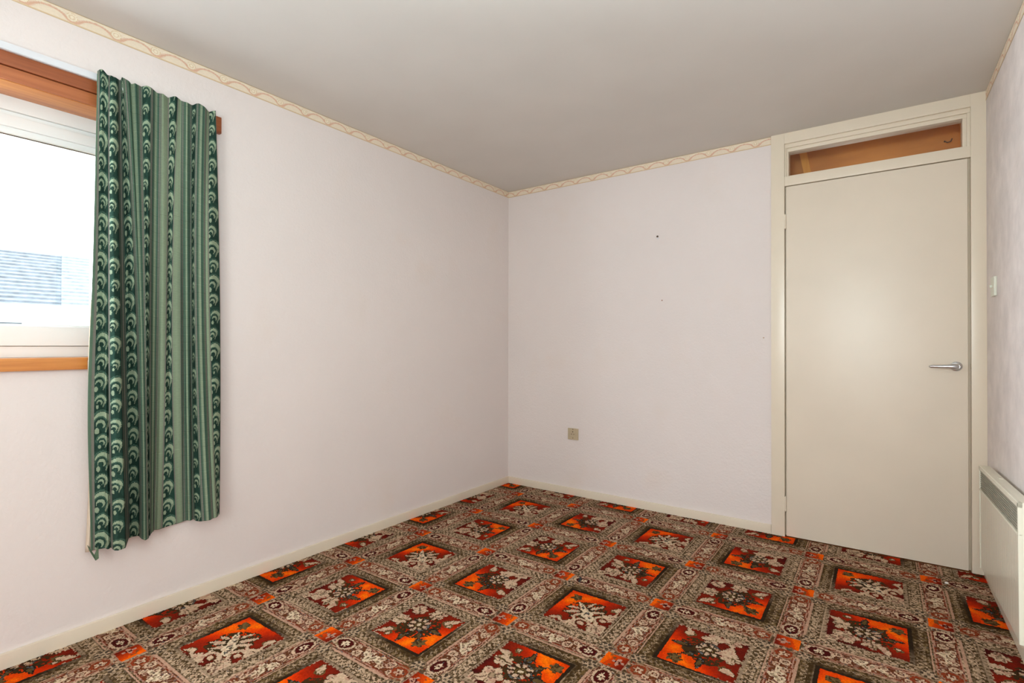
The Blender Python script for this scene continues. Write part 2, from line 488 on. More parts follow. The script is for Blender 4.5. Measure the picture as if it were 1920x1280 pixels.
# depth profile of the hem folds (wall position y, distance from the wall x)
hem = [(-2.6664, .050), (-2.6585, .045), (-2.6265, .060), (-2.6184, .085), (-2.6053, .112), (-2.5853, .133), (-2.5632, .130), (-2.5547, .052), (-2.5425, .022), (-2.5215, .032), (-2.5108, .082), (-2.4982, .112), (-2.4874, .100), (-2.4782, .048), (-2.4690, .026), (-2.4448, .028), (-2.4143, .022), (-2.3851, .022), (-2.3632, .020), (-2.3491, .024), (-2.3224, .050), (-2.2974, .085), (-2.2675, .105), (-2.2458, .110), (-2.2304, .095), (-2.2193, .060)]
hx_, hy_ = np.array(hem).T
tp = [(-2.6601, .060), (-2.6458, .064), (-2.6298, .050), (-2.6184, .066), (-2.6036, .062), (-2.5920, .046), (-2.5785, .070), (-2.5632, .066), (-2.5547, .046), (-2.5425, .066), (-2.5215, .046), (-2.5036, .062), (-2.4874, .060), (-2.4672, .044), (-2.4467, .066), (-2.4296, .046), (-2.4027, .062), (-2.3831, .046), (-2.3592, .060), (-2.3389, .044), (-2.3141, .068), (-2.2889, .066), (-2.2740, .046), (-2.2458, .056)]
tx_, ty_ = np.array(tp).T
NU, NV = 300, 640
uu = np.linspace(0, cum[-1], NU + 1); vv = np.linspace(0, 1, NV + 1)   # v: 0 top, 1 hem
UU, VV = np.meshgrid(uu, vv, indexing='ij')
pt, pm, pb = (np.interp(uu, cum, a)[:, None] for a in (top, mid, bot))
v_mid = .45
tt = VV
# quadratic through top / mid / hem columns
l0 = (tt - v_mid) * (tt - 1) / (v_mid * 1.0); l1 = tt * (tt - 1) / (v_mid * (v_mid - 1)); l2 = tt * (tt - v_mid) / (1 - v_mid)
PX = pt * l0 + pm * l1 + pb * l2
dtop = np.interp(pt[:, 0], tx_, ty_)[:, None]
dbot = np.interp(pb[:, 0], hx_, hy_)[:, None]
# mid folds gather depth gradually
w = np.clip(tt, 0, 1) ** .55
XX = dtop * (1 - w) + dbot * w
XX = XX + .0075 * np.sin(UU * 88 + 1.2 * np.sin(VV * 4)) * np.sin(PI * np.clip(VV * 1.05, 0, 1))
for cu_, amp, sg in ((cum[2] - .003, .030, .0055), (cum[4] + .001, .016, .005), (cum[6] + .018, .020, .006), (cum[8] + .002, .010, .005), (cum[11] + .008, .014, .006), (cum[12] - .003, .022, .006), (cum[14], .014, .006)):
    XX = XX - amp * np.clip(tt * 1.25, 0, 1) * np.exp(-((UU - cu_) / sg) ** 2)
XX = np.maximum(XX, .018 + .028 * (1 - np.clip(VV * 12, 0, 1)))
XX = XX + .006 * (vnoise(UU * 26, VV * 4, 5) - .5)
left_bow = -.0125 * np.exp(-((VV - .70) / .22) ** 2) * np.exp(-UU / .035)
YY = fold_y(PX + left_bow, XX)
zt = 2.093 + .005 * np.sin(UU * 60) * 1.0 + .004 * (vnoise(UU * 35, UU * 0, 9) - .5)
zt = zt + np.interp(UU, [0, .02, .12, .2, .3, .45, .55, .6], [.000, .002, 0, .004, 0, .003, .004, .001])
zb = .330 + .020 * (pb + 2.662) / .445
ZZ = zt * (1 - VV) + zb * VV
co = np.stack([XX, YY, ZZ], -1)
# cloth colours
uc = (uu[:-1] + uu[1:]) / 2; vc = (vv[:-1] + vv[1:]) / 2
Uc, Vc = np.meshgrid(uc, vc, indexing='ij')
zm = Vc * 1.765                                    # metres down from the heading
dk = lin((44, 72, 62)); dk2 = lin((64, 92, 78)); lt = lin((158, 176, 148)); ltb = lin((150, 168, 140)); gy = lin((130, 128, 118)); mdg = lin((98, 122, 102))
ccol = np.zeros(Uc.shape + (3,))
for bi, kind in enumerate(bands):
    a0, a1 = cum[bi], cum[bi + 1]
    m = (Uc >= a0) & (Uc < a1)
    a = (Uc - a0) / (a1 - a0)
    au = Uc - a0; bw = a1 - a0
    if kind == 'edge': cc = np.where((a < .55)[..., None], mdg, gy)
    elif kind == 'grey': cc = np.where((np.abs(a - .5) < .3)[..., None], gy, dk2)
    elif kind == 'light':
        cc = np.where((np.abs(a - .5) < .42)[..., None], ltb * (1 - .22 * np.abs(a - .5) * 2)[..., None], gy)
        cc = cc * (.90 + .10 * np.sign(np.sin(Vc * 1.765 / .0055 * 2 * PI)))[..., None]
    elif kind == 'rib':
        st = np.sin(au / .0085 * 2 * PI)
        cc = np.where((st > .25)[..., None], mdg, dk2 * 1.15)
        cc = np.where((np.abs(a - .12) < .05)[..., None] | (np.abs(a - .9) < .05)[..., None], gy, cc)
        cc = np.where((np.abs(a - .5) < .10)[..., None], lt * .85, cc)
        cc = cc * (.92 + .10 * np.sign(np.sin(Vc * 1.765 / .006 * 2 * PI)))[..., None]
    else:
        sh = float(hash2(bi, 3)) * .078
        per = .074
        zz_ = zm + .006 * (vnoise(zm * 9, Uc * 6, bi + 40) - .5)
        cc = np.where((vnoise(Uc * 70, zm * 38, bi) > .52)[..., None], dk, dk * .75) * np.ones(3)
        k = np.floor((zz_ + sh) / per)
        for ko in (-1, 0):
            kk = k - ko
            hh = hash2(kk.astype(int) + 50, bi + 5); h3 = hash2(kk.astype(int) + 50, bi + 17)
            big_ = (kk.astype(int) % 2 == 0)
            R = np.minimum(bw * .50, .025) * np.where(big_, 1.0, .80) * (.84 + .26 * h3)
            cx = bw * (.46 + .26 * (hh - .5)); cyy = (kk + .34) * per - sh
            dxx = au - cx; dyy = (zz_ - cyy) / 1.18
            # dark halo, then a thick comma tapering to the lower left, then an inner comma and a seed
            ang = np.hypot(dxx, dyy)
            cc = np.where(((ang < R * 1.25) & (ang > R * 1.05) & (dyy < R * .4))[..., None], dk2 * 1.25, cc)
            c1 = (ang < R) & (np.hypot(dxx + .20 * R, dyy - .33 * R) > R * .82)
            cc = np.where(c1[..., None], lt, cc)
            cr = (ang < R) & (np.hypot(dxx + .22 * R, dyy - .36 * R) > R * .70) & ~c1
            cc = np.where(cr[..., None], dk2 * 1.2, cc)
            ang2 = np.hypot(dxx + .20 * R, dyy - .42 * R)
            c2 = (ang2 < R * .52) & (np.hypot(dxx + .30 * R, dyy - .62 * R) > R * .36)
            cc = np.where(c2[..., None], lt * .92, cc)
            tx = dxx - R * (.78 - .45 * np.clip((dyy - .2 * R) / (1.1 * R), 0, 1)); tl = (np.abs(tx) < R * .16 * np.clip(1.3 - (dyy - .1 * R) / (1.3 * R), 0, 1)) & (dyy > 0) & (dyy < R * 1.35)
            cc = np.where(tl[..., None], lt * .72, cc)
            s3 = np.hypot(dxx + R * .62, (dyy - R * 1.18) / 1.5) < R * .24
            cc = np.where(s3[..., None], lt * .9, cc)
        cc = np.where(((a < .05) | (a > .95))[..., None], gy * .9, cc)
    ccol = np.where(m[..., None], cc, ccol)
ccol *= (1 + .10 * (vnoise(Uc * 300, zm * 260, 2) - .5))[..., None]
M_curt = mat_attr('green_swirl_curtain_cloth', .9, .12, .10, 700, .1, .16)
curt = empty('curtain', (.05, -2.44, .33))
g = grid_mesh('cloth', co.reshape(-1, 3), NU, NV, ccol.reshape(-1, 3), M_curt, False, True)
sol = g.modifiers.new('thickness', 'SOLIDIFY'); sol.thickness = .0012; sol.offset = 1
place(g, curt)
# lining that curls out behind the leading edge near the hem
bm = bmesh.new()
prof = []
for k in range(41):
    t = k / 40.
    z = 1.25 - t * (1.25 - .325)
    out = .002 + .024 * max(0, (t - .55) / .45) ** 1.3
    yl = float(np.interp(z, [.33, .60, 1.0, 1.5], [-2.652, -2.661, -2.672, -2.66])) - out
    prof.append((z, yl))
rows = []
for z, yl in prof:
    rows.append([bm.verts.new((x, y, z)) for x, y in ((.030, yl), (.038, yl + .008), (.034, yl + .024), (.019, yl + .040))])
for a, b in zip(rows, rows[1:]):
    for j in range(3): bm.faces.new((a[j], a[j + 1], b[j + 1], b[j]))
lo_ = obj('lining', bm, M_lining, None, True); s_ = lo_.modifiers.new('thickness', 'SOLIDIFY'); s_.thickness = .001
place(lo_, curt)
# turned-up hem corner
bm = bmesh.new()
ps = [(.040, -2.6745, .352), (.045, -2.6700, .332), (.054, -2.6535, .292), (.054, -2.6440, .298), (.050, -2.6440, .345), (.045, -2.6550, .312)]
vsb = [bm.verts.new(p) for p in ps]
bm.faces.new((vsb[0], vsb[1], vsb[5])); bm.faces.new((vsb[1], vsb[2], vsb[5])); bm.faces.new((vsb[2], vsb[3], vsb[4])); bm.faces.new((vsb[2], vsb[4], vsb[5]))
hc = obj('hem_corner', bm, mat_plain('curtain_hem_green', L(88, 108, 84), .9, .15, 120), None)
s_ = hc.modifiers.new('thickness', 'SOLIDIFY'); s_.thickness = .002; place(hc, curt)
# heading tape on the back, hooked to the rail
bm = bmesh.new()
tops = [(float(min(XX[i, 3:18])) - .0035, float(YY[i, 8])) for i in range(0, NU + 1, 3)]
ra = [(bm.verts.new((x, y, 2.040)), bm.verts.new((x, y, 2.082))) for x, y in tops]
for a, b in zip(ra, ra[1:]): bm.faces.new((a[0], b[0], b[1], a[1]))
tpo = obj('heading_tape', bm, M_tape, None, True); s_ = tpo.modifiers.new('thickness', 'SOLIDIFY'); s_.thickness = .001; place(tpo, curt)
for i in range(4, NU, 42):
    bm = bmesh.new(); x, y = float(XX[i, 8]), float(YY[i, 8])
    tube(bm, [(x - .0030, y, 2.050), (x - .0050, y, 2.060), (.0375, y, 2.066), (.0362, y, 2.0695)], .0010, 6)
    place(obj('curtain_hook', bm, M_rail, None, True), curt)
thing(curt, 'green striped and swirl patterned short curtain gathered at the right side of the window', 'curtain')

# ------------------------------------------------------------------ carpet
PXP, PYP = .4695, .4765
pitch = .0047
cx0, cx1, cy0, cy1 = .012, W - .012, -4.68, -.010
nu = int((cx1 - cx0) / pitch); nv = int((cy1 - cy0) / pitch)
GX = np.linspace(cx0, cx1, nu + 1); GY = np.linspace(cy0, cy1, nv + 1)
X, Y = np.meshgrid((GX[1:] + GX[:-1]) / 2, (GY[1:] + GY[:-1]) / 2, indexing='ij')
# centre of the big square i=0,j=0
bx, by = .243 + PXP / 2, -.222 - PYP / 2
iu = np.round((X - bx) / PXP).astype(int); jv = np.round(-(Y - by) / PYP).astype(int)
u = (X - bx - iu * PXP) / PXP * .47; v = (Y - by + jv * PYP) / PYP * .47
wx_ = (vnoise(X / .019, Y / .019, 61) - .5) * .0060; wy_ = (vnoise(X / .019, Y / .019, 62) - .5) * .0060        # metres, square lattice
oi, oj = iu % 2, jv % 2
# direction towards the bright corner of the tile
sx_ = np.where((oj == 0), -1, np.where(oi == 0, 1, 1)); sy_ = np.where((oj == 0) & (oi == 0), 1, np.where((oj == 0), -1, np.where(oi == 0, 1, -1)))
HS = .128
a = u * sx_ / HS; b = v * sy_ / HS                    # bright corner at (+1,+1)
mir = np.where((sx_ * sy_) > 0, 1, -1)
dd = (a + b) / 2; ee = (a - b) / 2 * mir               # dd +1 bright corner, -1 dark corner
beige = lin((196, 167, 138)); lbei = lin((212, 189, 158)); olive = lin((102, 80, 46)); dol = lin((62, 44, 22)); blk = lin((44, 34, 24))
blu = lin((96, 98, 98)); pinkb = lin((180, 134, 112)); mar = lin((112, 28, 14)); dmar = lin((70, 16, 14)); red = lin((164, 36, 6)); rust = lin((136, 52, 28))
ora = lin((228, 72, 3)); bri = lin((248, 116, 4)); ora2 = lin((206, 48, 3))
dd0 = dd; dd = dd + wx_ * 8; ee = ee + wy_ * 8
tone = np.clip(.42 - .52 * dd, 0, 1)                    # band tone: light near the maroon corner
n1 = vnoise(X / .0115, Y / .0115, 11); n2 = vnoise(X / .0062 + 9, Y / .0062, 12); n3 = vnoise(X / .030, Y / .030, 13)
col = np.zeros(X.shape + (3,))
# ---- mottled bands
lat = .0235
def cellf(x, y, s, seed):
    i, j = np.floor(x / s), np.floor(y / s)
    fx, fy = x - (i + .5) * s, y - (j + .5) * s
    i = i.astype(int); j = j.astype(int)
    jx = (hash2(i, j, seed) - .5) * s * .35; jy = (hash2(i, j, seed + 1) - .5) * s * .35
    return np.hypot(fx - jx, fy - jy), hash2(i, j, seed + 2)
up_, vp_ = (u % .47), (v % .47)
r1, h1 = cellf((up_ + vp_) * .7071, (up_ - vp_) * .7071 + 3, .0185, 21)
ground = olive * (1 - tone[..., None]) + (olive * .65 + beige * .35) * tone[..., None]
col[:] = ground
def put(mask, c, al=1.0):
    global col
    al = np.asarray(al)
    if al.ndim == 0: al = np.full(X.shape, float(al))
    al = (al * mask)[..., None]
    col = col * (1 - al) + np.asarray(c) * al
put(n1 > .60, dol, .80)
put((n1 < .40) & (n2 > .42), beige, .12 + .72 * tone)
put((r1 < .0062 + .0035 * (h1 - .5)), beige, .16 + .78 * tone)
put((r1 > .0076) & (r1 < .0100) & (h1 > .30), dol, .85)
put(r1 < .0024, blu * .6, (h1 > .72) * .9)
au_, av_ = np.abs(u), np.abs(v)
mx = np.maximum(au_, av_)
# scalloped chain in the band, thin rules either side
along = np.where(au_ > av_, v, u)
in_band = (mx > HS) & (mx < .196)
zig = np.abs(((along / .0236) % 1) - .5) * 2
put(in_band & (np.abs(mx - (.150 + .018 * zig)) < .0030), dol, .85)
put(in_band & (np.abs(mx - (.172 - .016 * zig)) < .0026), beige, .45 + .4 * tone)
put(in_band & (np.abs(mx - .1895) < .0032), pinkb * .7 + beige * .3, .92)
put(in_band & (np.abs(mx - .1835) < .0024), dol, .55)
put(in_band & (np.abs(mx - .1385) < .0024), beige * .9, .35 + .5 * tone)
put(in_band & (np.abs(mx - .1435) < .0020), dol, .6)
dots = (np.abs(((along / .0118) % 1) - .5) < .26) & in_band & (np.abs(mx - .1325) < .0032)
put(dots, beige, .3 + .6 * tone)
# ---- strips between the small squares
s_v = (au_ > .196) & (av_ < .199)          # runs along y (vertical strip)
s_h = (av_ > .196) & (au_ < .199)
def strip(mask, across, w, flipsign):
    across = across + wx_; w = w + wy_
    """w runs -0.196..0.196; +w end (after flip) carries the red medallion"""
    q = w * flipsign
    al = np.abs(across)
    g = np.clip((q + .196) / .392, 0, 1)[..., None]
    gc = (dmar * .7 + olive * .35) * (1 - g) + (rust * .5 + olive * .3) * g
    put(mask, gc)
    put(mask & (n2 > .62), pinkb * .6, .7)
    put(mask & (np.abs(n1 - .5) < .04), beige * .92, .8)
    put(mask & (al > .0325) & (al < .0370), pinkb, .85)
    put(mask & (al > .0290) & (al < .0325), rust * .8, .7)
    # medallion
    r = np.hypot(across, (q - .150) * .92)
    put(mask & (r < .035), rust * .8 + olive * .3); put(mask & (r < .033) & (r > .0265), olive * .7 + pinkb * .45)
    put(mask & (r < .0265) & (r > .021), rust)
    th = np.arctan2(across, q - .150)
    put(mask & (r < .0165 * (.80 + .25 * np.cos(5 * th))), beige)
    put(mask & (r < .0045), rust * .7)
    # curls
    for (ca, cq, R) in ((.012, .098, .0165), (-.014, .070, .0125), (-.010, -.055, .0165), (.016, -.078, .0115), (.015, .050, .012), (-.020, .118, .010), (.020, -.030, .010)):
        r = np.hypot(across - ca, q - cq)
        put(mask & (r < R * 1.12) & (r > R * .58), beige * .95 + pinkb * .1, .97); put(mask & (r < R * .34), beige * .95)
    # lily petals
    for (ca, cq, A, Bq, rot) in ((.000, .020, .023, .012, .5), (-.012, .000, .022, .011, -.5), (.014, -.012, .020, .010, 1.1), (-.004, .046, .016, .009, 1.4), (.004, -.022, .017, .009, 2.3)):
        ux = (across - ca) * math.cos(rot) + (q - cq) * math.sin(rot); vx = -(across - ca) * math.sin(rot) + (q - cq) * math.cos(rot)
        rr = np.hypot(ux / A, vx / Bq)
        put(mask & (rr < 1), lbei); put(mask & (rr < .42), olive * .6 + lbei * .5)
    # almond with a pale rim and dark eye
    rr = np.hypot(across / .031, (q + .135) / .046) + .25 * np.abs(across) / .031 * 0
    put(mask & (rr < 1.0), beige); put(mask & (rr < .76), dmar)
    th = np.arctan2(across, q + .135); r = np.hypot(across, (q + .135) * .8)
    put(mask & (r < .0155 * (.78 + .25 * np.cos(6 * th))), lbei); put(mask & (r < .0035), dmar)
    put(mask & (np.abs(al - .018) < .004) & (q < -.172), beige, .9)
    put(mask & (np.abs(q) > .180) & (n2 > .35), beige * .8 + olive * .1, .9)
    put(mask & (np.abs(q) > .180) & (n1 > .62), dol, .9)
    put(mask & (r1 < .003) & (h1 > .6), blu * .7, .8)
# vertical strips belong to small-square column c = iu + (u>0) ; medallion at +y on odd, -y on even
colidx = iu + (u > 0).astype(int)
acr_v = np.where(u > 0, u - .235, u + .235)
strip(s_v, acr_v, v, np.where(colidx % 2 == 0, 1, -1))
rowidx = jv + (v < 0).astype(int)
acr_h = np.where(v > 0, v - .235, v + .235)
strip(s_h, acr_h, u, np.where(rowidx % 2 == 0, 1, -1))
# ---- crossings
cu, cv = acr_v, acr_h
cross = (np.abs(cu) < .10) & (np.abs(cv) < .10)
for (px_, py_) in ((.062, .062), (-.062, .062), (.062, -.062), (-.062, -.062)):
    r = np.hypot(cu - px_, cv - py_); th = np.arctan2(cv - py_, cu - px_)
    put(cross & (r < .031) & (n2 > .25), beige * .8 + olive * .2, .85)
    put(cross & (r > .024) & (r < .031), olive * .8, .6)
    for q_ in range(6):
        put(cross & (np.hypot(cu - px_ - .0185 * math.cos(q_ * PI / 3), cv - py_ - .0185 * math.sin(q_ * PI / 3)) < .0062), blk, .92)
    put(cross & (r < .006), blk, .7)
    put(cross & (r > .025) & (r < .029) & (np.cos(12 * th) > 0), blk, .6)
sm = (np.abs(cu) < .0385) & (np.abs(cv) < .0370)
put((np.abs(cu) < .0425) & (np.abs(cv) < .041), pinkb * .6 + olive * .3, .8)
sgx = np.where(colidx % 2 == 0, 1, -1)
gs = np.clip(.5 + .5 * (cu * sgx) / .037 + .15 * cv / .037, 0, 1)[..., None]
put(sm, mar * (1 - gs) + ora * gs)
put(sm & (gs[..., 0] > .78), bri, .45)
r = np.hypot(cu + .014 * sgx, cv); th = np.arctan2(cv, cu + .014 * sgx)
put(sm & (r < .020 * (.75 + .3 * np.cos(4 * th))), pinkb); put(sm & (r < .010) & (n2 > .45), dmar)
put(sm & (np.abs(cu * sgx - .014) < .010) & (n1 > .62), olive * .8, .8)
# ---- big squares
big = mx < HS
g = np.interp(dd, [-1, -.45, -.1, .12, .36, .55, .75, 1], [0, .12, .36, .58, .84, .97, .86, .70])
def ramp3(t, stops):
    xs = [s[0] for s in stops]; return np.stack([np.interp(t, xs, [s[1][k] for s in stops]) for k in range(3)], -1)
gg = g + .16 * (n3 - .5) - .30 * np.clip(np.abs(ee) - .25, 0, 1)
base = ramp3(gg, [(0, dmar), (.12, mar), (.38, mar * .6 + red * .4), (.55, red), (.72, ora2), (.88, ora), (1.02, bri)])
col = np.where(big[..., None], base, col)
def bp(mask, c, al=1.): put(big & mask, c, al)
def leafm(cd, ce, R, lobes, rot, depth=.35, sq=1.0):
    x_, y_ = dd - cd, ee - ce
    xr = x_ * math.cos(rot) + y_ * math.sin(rot); yr = (-x_ * math.sin(rot) + y_ * math.cos(rot)) / sq
    r = np.hypot(xr, yr); th = np.arctan2(yr, xr)
    return r < R * (1 - depth + depth * np.abs(np.cos(lobes * th / 2)) + .12 * np.cos(th)), xr, yr, r
def petal(cd, ce, A_, B_, rot):
    x_, y_ = dd - cd, ee - ce
    xr = x_ * math.cos(rot) + y_ * math.sin(rot); yr = -x_ * math.sin(rot) + y_ * math.cos(rot)
    rr = np.hypot(xr / A_, yr / B_ / np.clip(1 - .5 * xr / A_, .3, 1.6))
    return rr < 1, rr
tTR = (oj == 1) & (oi == 0); tBR = (oj == 1) & (oi == 1); tTL = (oj == 0) & (oi == 0); tBL = (oj == 0) & (oi == 1)
# olive halo under the central bouquet
bp((np.hypot(dd * 1.05 - .02, ee * .85) < .40 + .10 * (n3 - .5)) & (n2 > .30), dol)
# leaf at the bright corner
for tset, (cd, ce, R, lob) in ((tBR, (.60, 0, .17, 7)), (tTR, (.68, .04, .15, 6)), (tTL, (.62, .0, .15, 5)), (tBL, (.64, -.08, .16, 6))):
    m, xr, yr, r = leafm(cd, ce, R, lob, 0)
    bp(m & tset, dol * .9 + olive * .1); bp(m & tset & (n2 > .55), olive); bp(m & tset & (np.abs(yr) < .018), olive * 1.2)
# dark leaves by the bouquet on the orange side
for cd, ce, A_, B_, rot in ((.30, .34, .20, .075, .7), (.30, -.34, .20, .075, -.7), (.36, .0, .20, .05, 0)):
    m, rr = petal(cd, ce, A_, B_, rot)
    mm = m & (tBR | tTR | tBL); bp(mm, blk); bp(mm & (rr < .55), olive * .8); bp(mm & (np.abs(rr - .75) < .12) & (n2 > .6), blu * .8)
# beige maple leaf at the maroon corner
for tset, (cd, ce, R, lob) in ((tBR, (-.66, 0, .185, 7)), (tTR, (-.50, .02, .26, 5)), (tTR, (-.84, .0, .14, 5)), (tBL, (-.72, .16, .20, 6)), (tTL, (-.70, 0, .23, 4))):
    m, xr, yr, r = leafm(cd, ce, R, lob, PI, .3)
    bp(m & tset, beige); bp(m & tset & (np.abs(yr) < .015), pinkb); bp(m & tset & (n2 > .74), pinkb)
    bp(m & tset & (r < R * .25), olive * .5 + beige * .5)
# pale leaves at the two side corners
for sgn in (-1, 1):
    for tset, (cd, ce, A_, B_, rot) in ((tBR, (-.02, .70, .22, .085, PI / 2)), (tTR, (-.16, .60, .17, .09, PI / 2 + .4)), (tTL, (-.10, .72, .14, .07, 1.2)), (tBL, (-.08, .66, .16, .09, 1.9))):
        x_, y_ = dd - cd, ee - sgn * ce
        rot2 = rot * sgn
        xr = x_ * math.cos(rot2) + y_ * math.sin(rot2); yr = -x_ * math.sin(rot2) + y_ * math.cos(rot2)
        rr = np.hypot(xr / A_, yr / B_ / np.clip(1 - .55 * xr / A_, .3, 1.6)) + .25 * (n2 - .5)
        bp((rr < 1.0) & tset, beige); bp((rr > .72) & (rr < 1.0) & (y_ * sgn < 0) & tset, olive)
    # shoulder leaves on the maroon side
    for tset, (cd, ce, R, lob) in ((tBR, (-.36, .38, .21, 7)), (tTR, (-.22, .36, .20, 6)), (tBL, (-.36, .30, .20, 5)), (tTL, (-.38, .50, .15, 5))):
        m, xr, yr, r = leafm(cd, sgn * ce, R, lob, PI - sgn * .9, .38)
        bp(m & tset, beige); bp(m & tset & (np.abs(yr) < .014), olive); bp(m & tset & (n2 > .78), pinkb * .8)
    # scroll arms (top-left kind)
    r = np.hypot(dd + .46, ee - sgn * .24)
    bp(tTL & (r < .20) & (r > .13) & (dd > -.56), beige); bp(tTL & (r < .07), beige)
    r = np.hypot(dd + .18, ee - sgn * .50); bp(tTL & (r < .20) & (r > .14) & (dd < -.10), beige)
    for (cd, ce, A_, B_, rot) in ((.06, .30, .23, .07, 1.35), (.22, .22, .18, .05, 1.0), (-.12, .26, .19, .06, 1.75)):
        m, rr = petal(cd, sgn * ce, A_, B_, rot * sgn)
        bp(m & tTL, blk); 
        bp((rr < .78) & tTL, beige)
    bp(leafm(.10, sgn * .62, .09, 5, 0)[0] & (tBR | tTR), olive); bp(leafm(.12, sgn * .62, .05, 5, 0)[0] & (tBR | tTR), beige)
# centre flower: ring of petals round a dark eye
for tset, (cd, ce, R) in ((tBR, (-.06, 0, .25)), (tTR, (.02, 0, .24)), (tBL, (-.12, .02, .24))):
    x_, y_ = dd - cd, ee - ce; r = np.hypot(x_, y_); th = np.arctan2(y_, x_)
    bp(tset & (r < R * 1.05), blk, .8)
    bp(tset & (r < R) & (r > R * .45) & (np.cos(8 * th) > -.25), beige); bp(tset & (r < R) & (r > R * .8) & (n2 > .6), blu)
    bp(tset & (r < R * .48), dol); bp(tset & (r < R * .40) & (n2 > .5), olive); bp(tset & (r < R * .2), lbei)
for (cd, ce, A_, B_, rot) in ((-.30, .0, .16, .09, PI), (.16, 0, .26, .07, 0), (-.12, .0, .14, .13, 0)):
    m, rr = petal(cd, ce, A_, B_, rot); bp(m & tTL, lbei); bp((rr < .5) & tTL & (n2 > .45), blu * .9)
m, rr = petal(-.45, -.12, .22, .10, PI - .5); bp(m & tBL, beige)
m, rr = petal(-.52, .30, .20, .10, PI + .7); bp(m & tBL, beige)
# woven outlines and veins round every pale shape
pale = (np.abs(col - beige).sum(-1) < .03) | (np.abs(col - lbei).sum(-1) < .03)
dil = pale.copy()
for ax in (0, 1):
    for sh_ in (-1, 1): dil |= np.roll(pale, sh_, axis=ax)
rim = dil & ~pale
put(rim & big & (n2 > .30), dol * .9, .72)
put(rim & (s_v | s_h) & (n2 > .38), dmar * .8 + olive * .15, .62)
n5 = vnoise(X / .0075, Y / .0130, 77)
put(pale & (n5 > .70), pinkb * .95, .70); put(pale & (n5 < .16), olive * 1.2, .75)
# small speckle of foliage
hb = hash2((X / pitch).astype(int), (Y / pitch).astype(int), 5)
edge_rough = (mx > HS - .0045) & big & (hb > .55)
col = np.where((edge_rough & (dd < .2))[..., None], beige * .8, col)
# dark outline along the two bright edges, olive tint elsewhere
near_bright = ((a > b) & (a > 0) | (b >= a) & (b > 0))
ol = (mx >= HS - .002) & (mx < HS + .0115)
put(ol & near_bright & (dd > -.05), blk * .6 + dol * .25, np.clip(.55 + dd, 0, 1))
shade_ = (mx >= HS + .011) & (mx < HS + .030) & near_bright & (dd > 0) & (n1 > .33)
put(shade_, dol, np.clip(.2 + .55 * dd, 0, .75))
put(ol & ~(near_bright & (dd > .02)), dol, .35)
# worn pile
pile = 1 + .30 * (hb - .5) + .12 * (vnoise(X / .0035, Y / .0035, 4) - .5)
col = np.clip(col * pile[..., None], 0, 1)
# tufts: uneven grid
gx, gy = np.meshgrid(GX, GY, indexing='ij')
jit = rng.randn(2, nu + 1, nv + 1) * .00062
jit[:, 0, :] = 0; jit[:, -1, :] = 0; jit[:, :, 0] = 0; jit[:, :, -1] = 0
gz = -.0018 + np.abs(rng.randn(nu + 1, nv + 1)) * .0011 + .0012 * (vnoise(gx * 3, gy * 3, 8) - .5)
co = np.stack([gx + jit[0], gy + jit[1], gz], -1).reshape(-1, 3)
M_carpet = mat_attr('patterned_wool_carpet', .97, .05, .22, 620, .25, 0, .0)
carpet = grid_mesh('carpet', co, nu, nv, col.reshape(-1, 3), M_carpet)
thing(carpet, 'fitted wool carpet with orange floral squares between beige and maroon scroll bands', 'carpet')

# ------------------------------------------------------------------ wall fittings
so = empty('power_socket', (.5865, 0, .441))
def SP(name, bm, mat, smooth=True, parent=so): return place(obj(name, bm, mat, None, smooth), parent)
bm = bmesh.new(); box(bm, (.545, -.0095, .400), (.628, 0, .4825), .0022, 3); SP('face_plate', bm, M_socket)
for nm, bxs in (('earth_slot', ((.5840, -.0099, .4535), (.5895, -.0070, .4625))), ('live_slot', ((.5745, -.0099, .4385), (.5805, -.0070, .4430))),
                ('neutral_slot', ((.5925, -.0099, .4385), (.5985, -.0070, .4430)))):
    bm = bmesh.new(); box(bm, *bxs); SP(nm, bm, M_dark, False)
for z in (.4755, .4125):
    bm = bmesh.new(); cyl(bm, (.5867, -.0092, z), (.5867, -.0102, z), .0033, n=16)
    SP('screw', bm, M_dark)
bm = bmesh.new(); box(bm, (.5665, -.0108, .4300), (.6065, -.0092, .4680), .002, 2); SP('raised_panel', bm, M_socket)
for nm, bxs in (('earth_slot', ((.5843, -.0112, .4535), (.5892, -.0104, .4620))), ('live_slot', ((.5745, -.0112, .4385), (.5805, -.0104, .4425))),
                ('neutral_slot', ((.5925, -.0112, .4385), (.5985, -.0104, .4425)))):
    pass
thing(so, 'small square ivory wall socket low on the far wall above the skirting', 'socket')
for ch in so.children:
    if ch.name.split('.')[0] in ('earth_slot', 'live_slot', 'neutral_slot'):
        for vtx in ch.data.vertices: vtx.co.y -= .0016

sw = empty('light_switch', (W, -.228, 1.347))
bm = bmesh.new(); box(bm, (W - .0100, -.270, 1.3060), (W, -.186, 1.3905), .003, 3); SP('switch_plate', bm, M_switch, True, sw)
bm = bmesh.new(); box(bm, (W - .0190, -.2340, 1.3440), (W - .0095, -.2220, 1.3560), .0025, 2); SP('switch_toggle', bm, M_switch, True, sw)
thing(sw, 'white light switch plate with protruding toggle on the right wall beside the door frame', 'light switch')

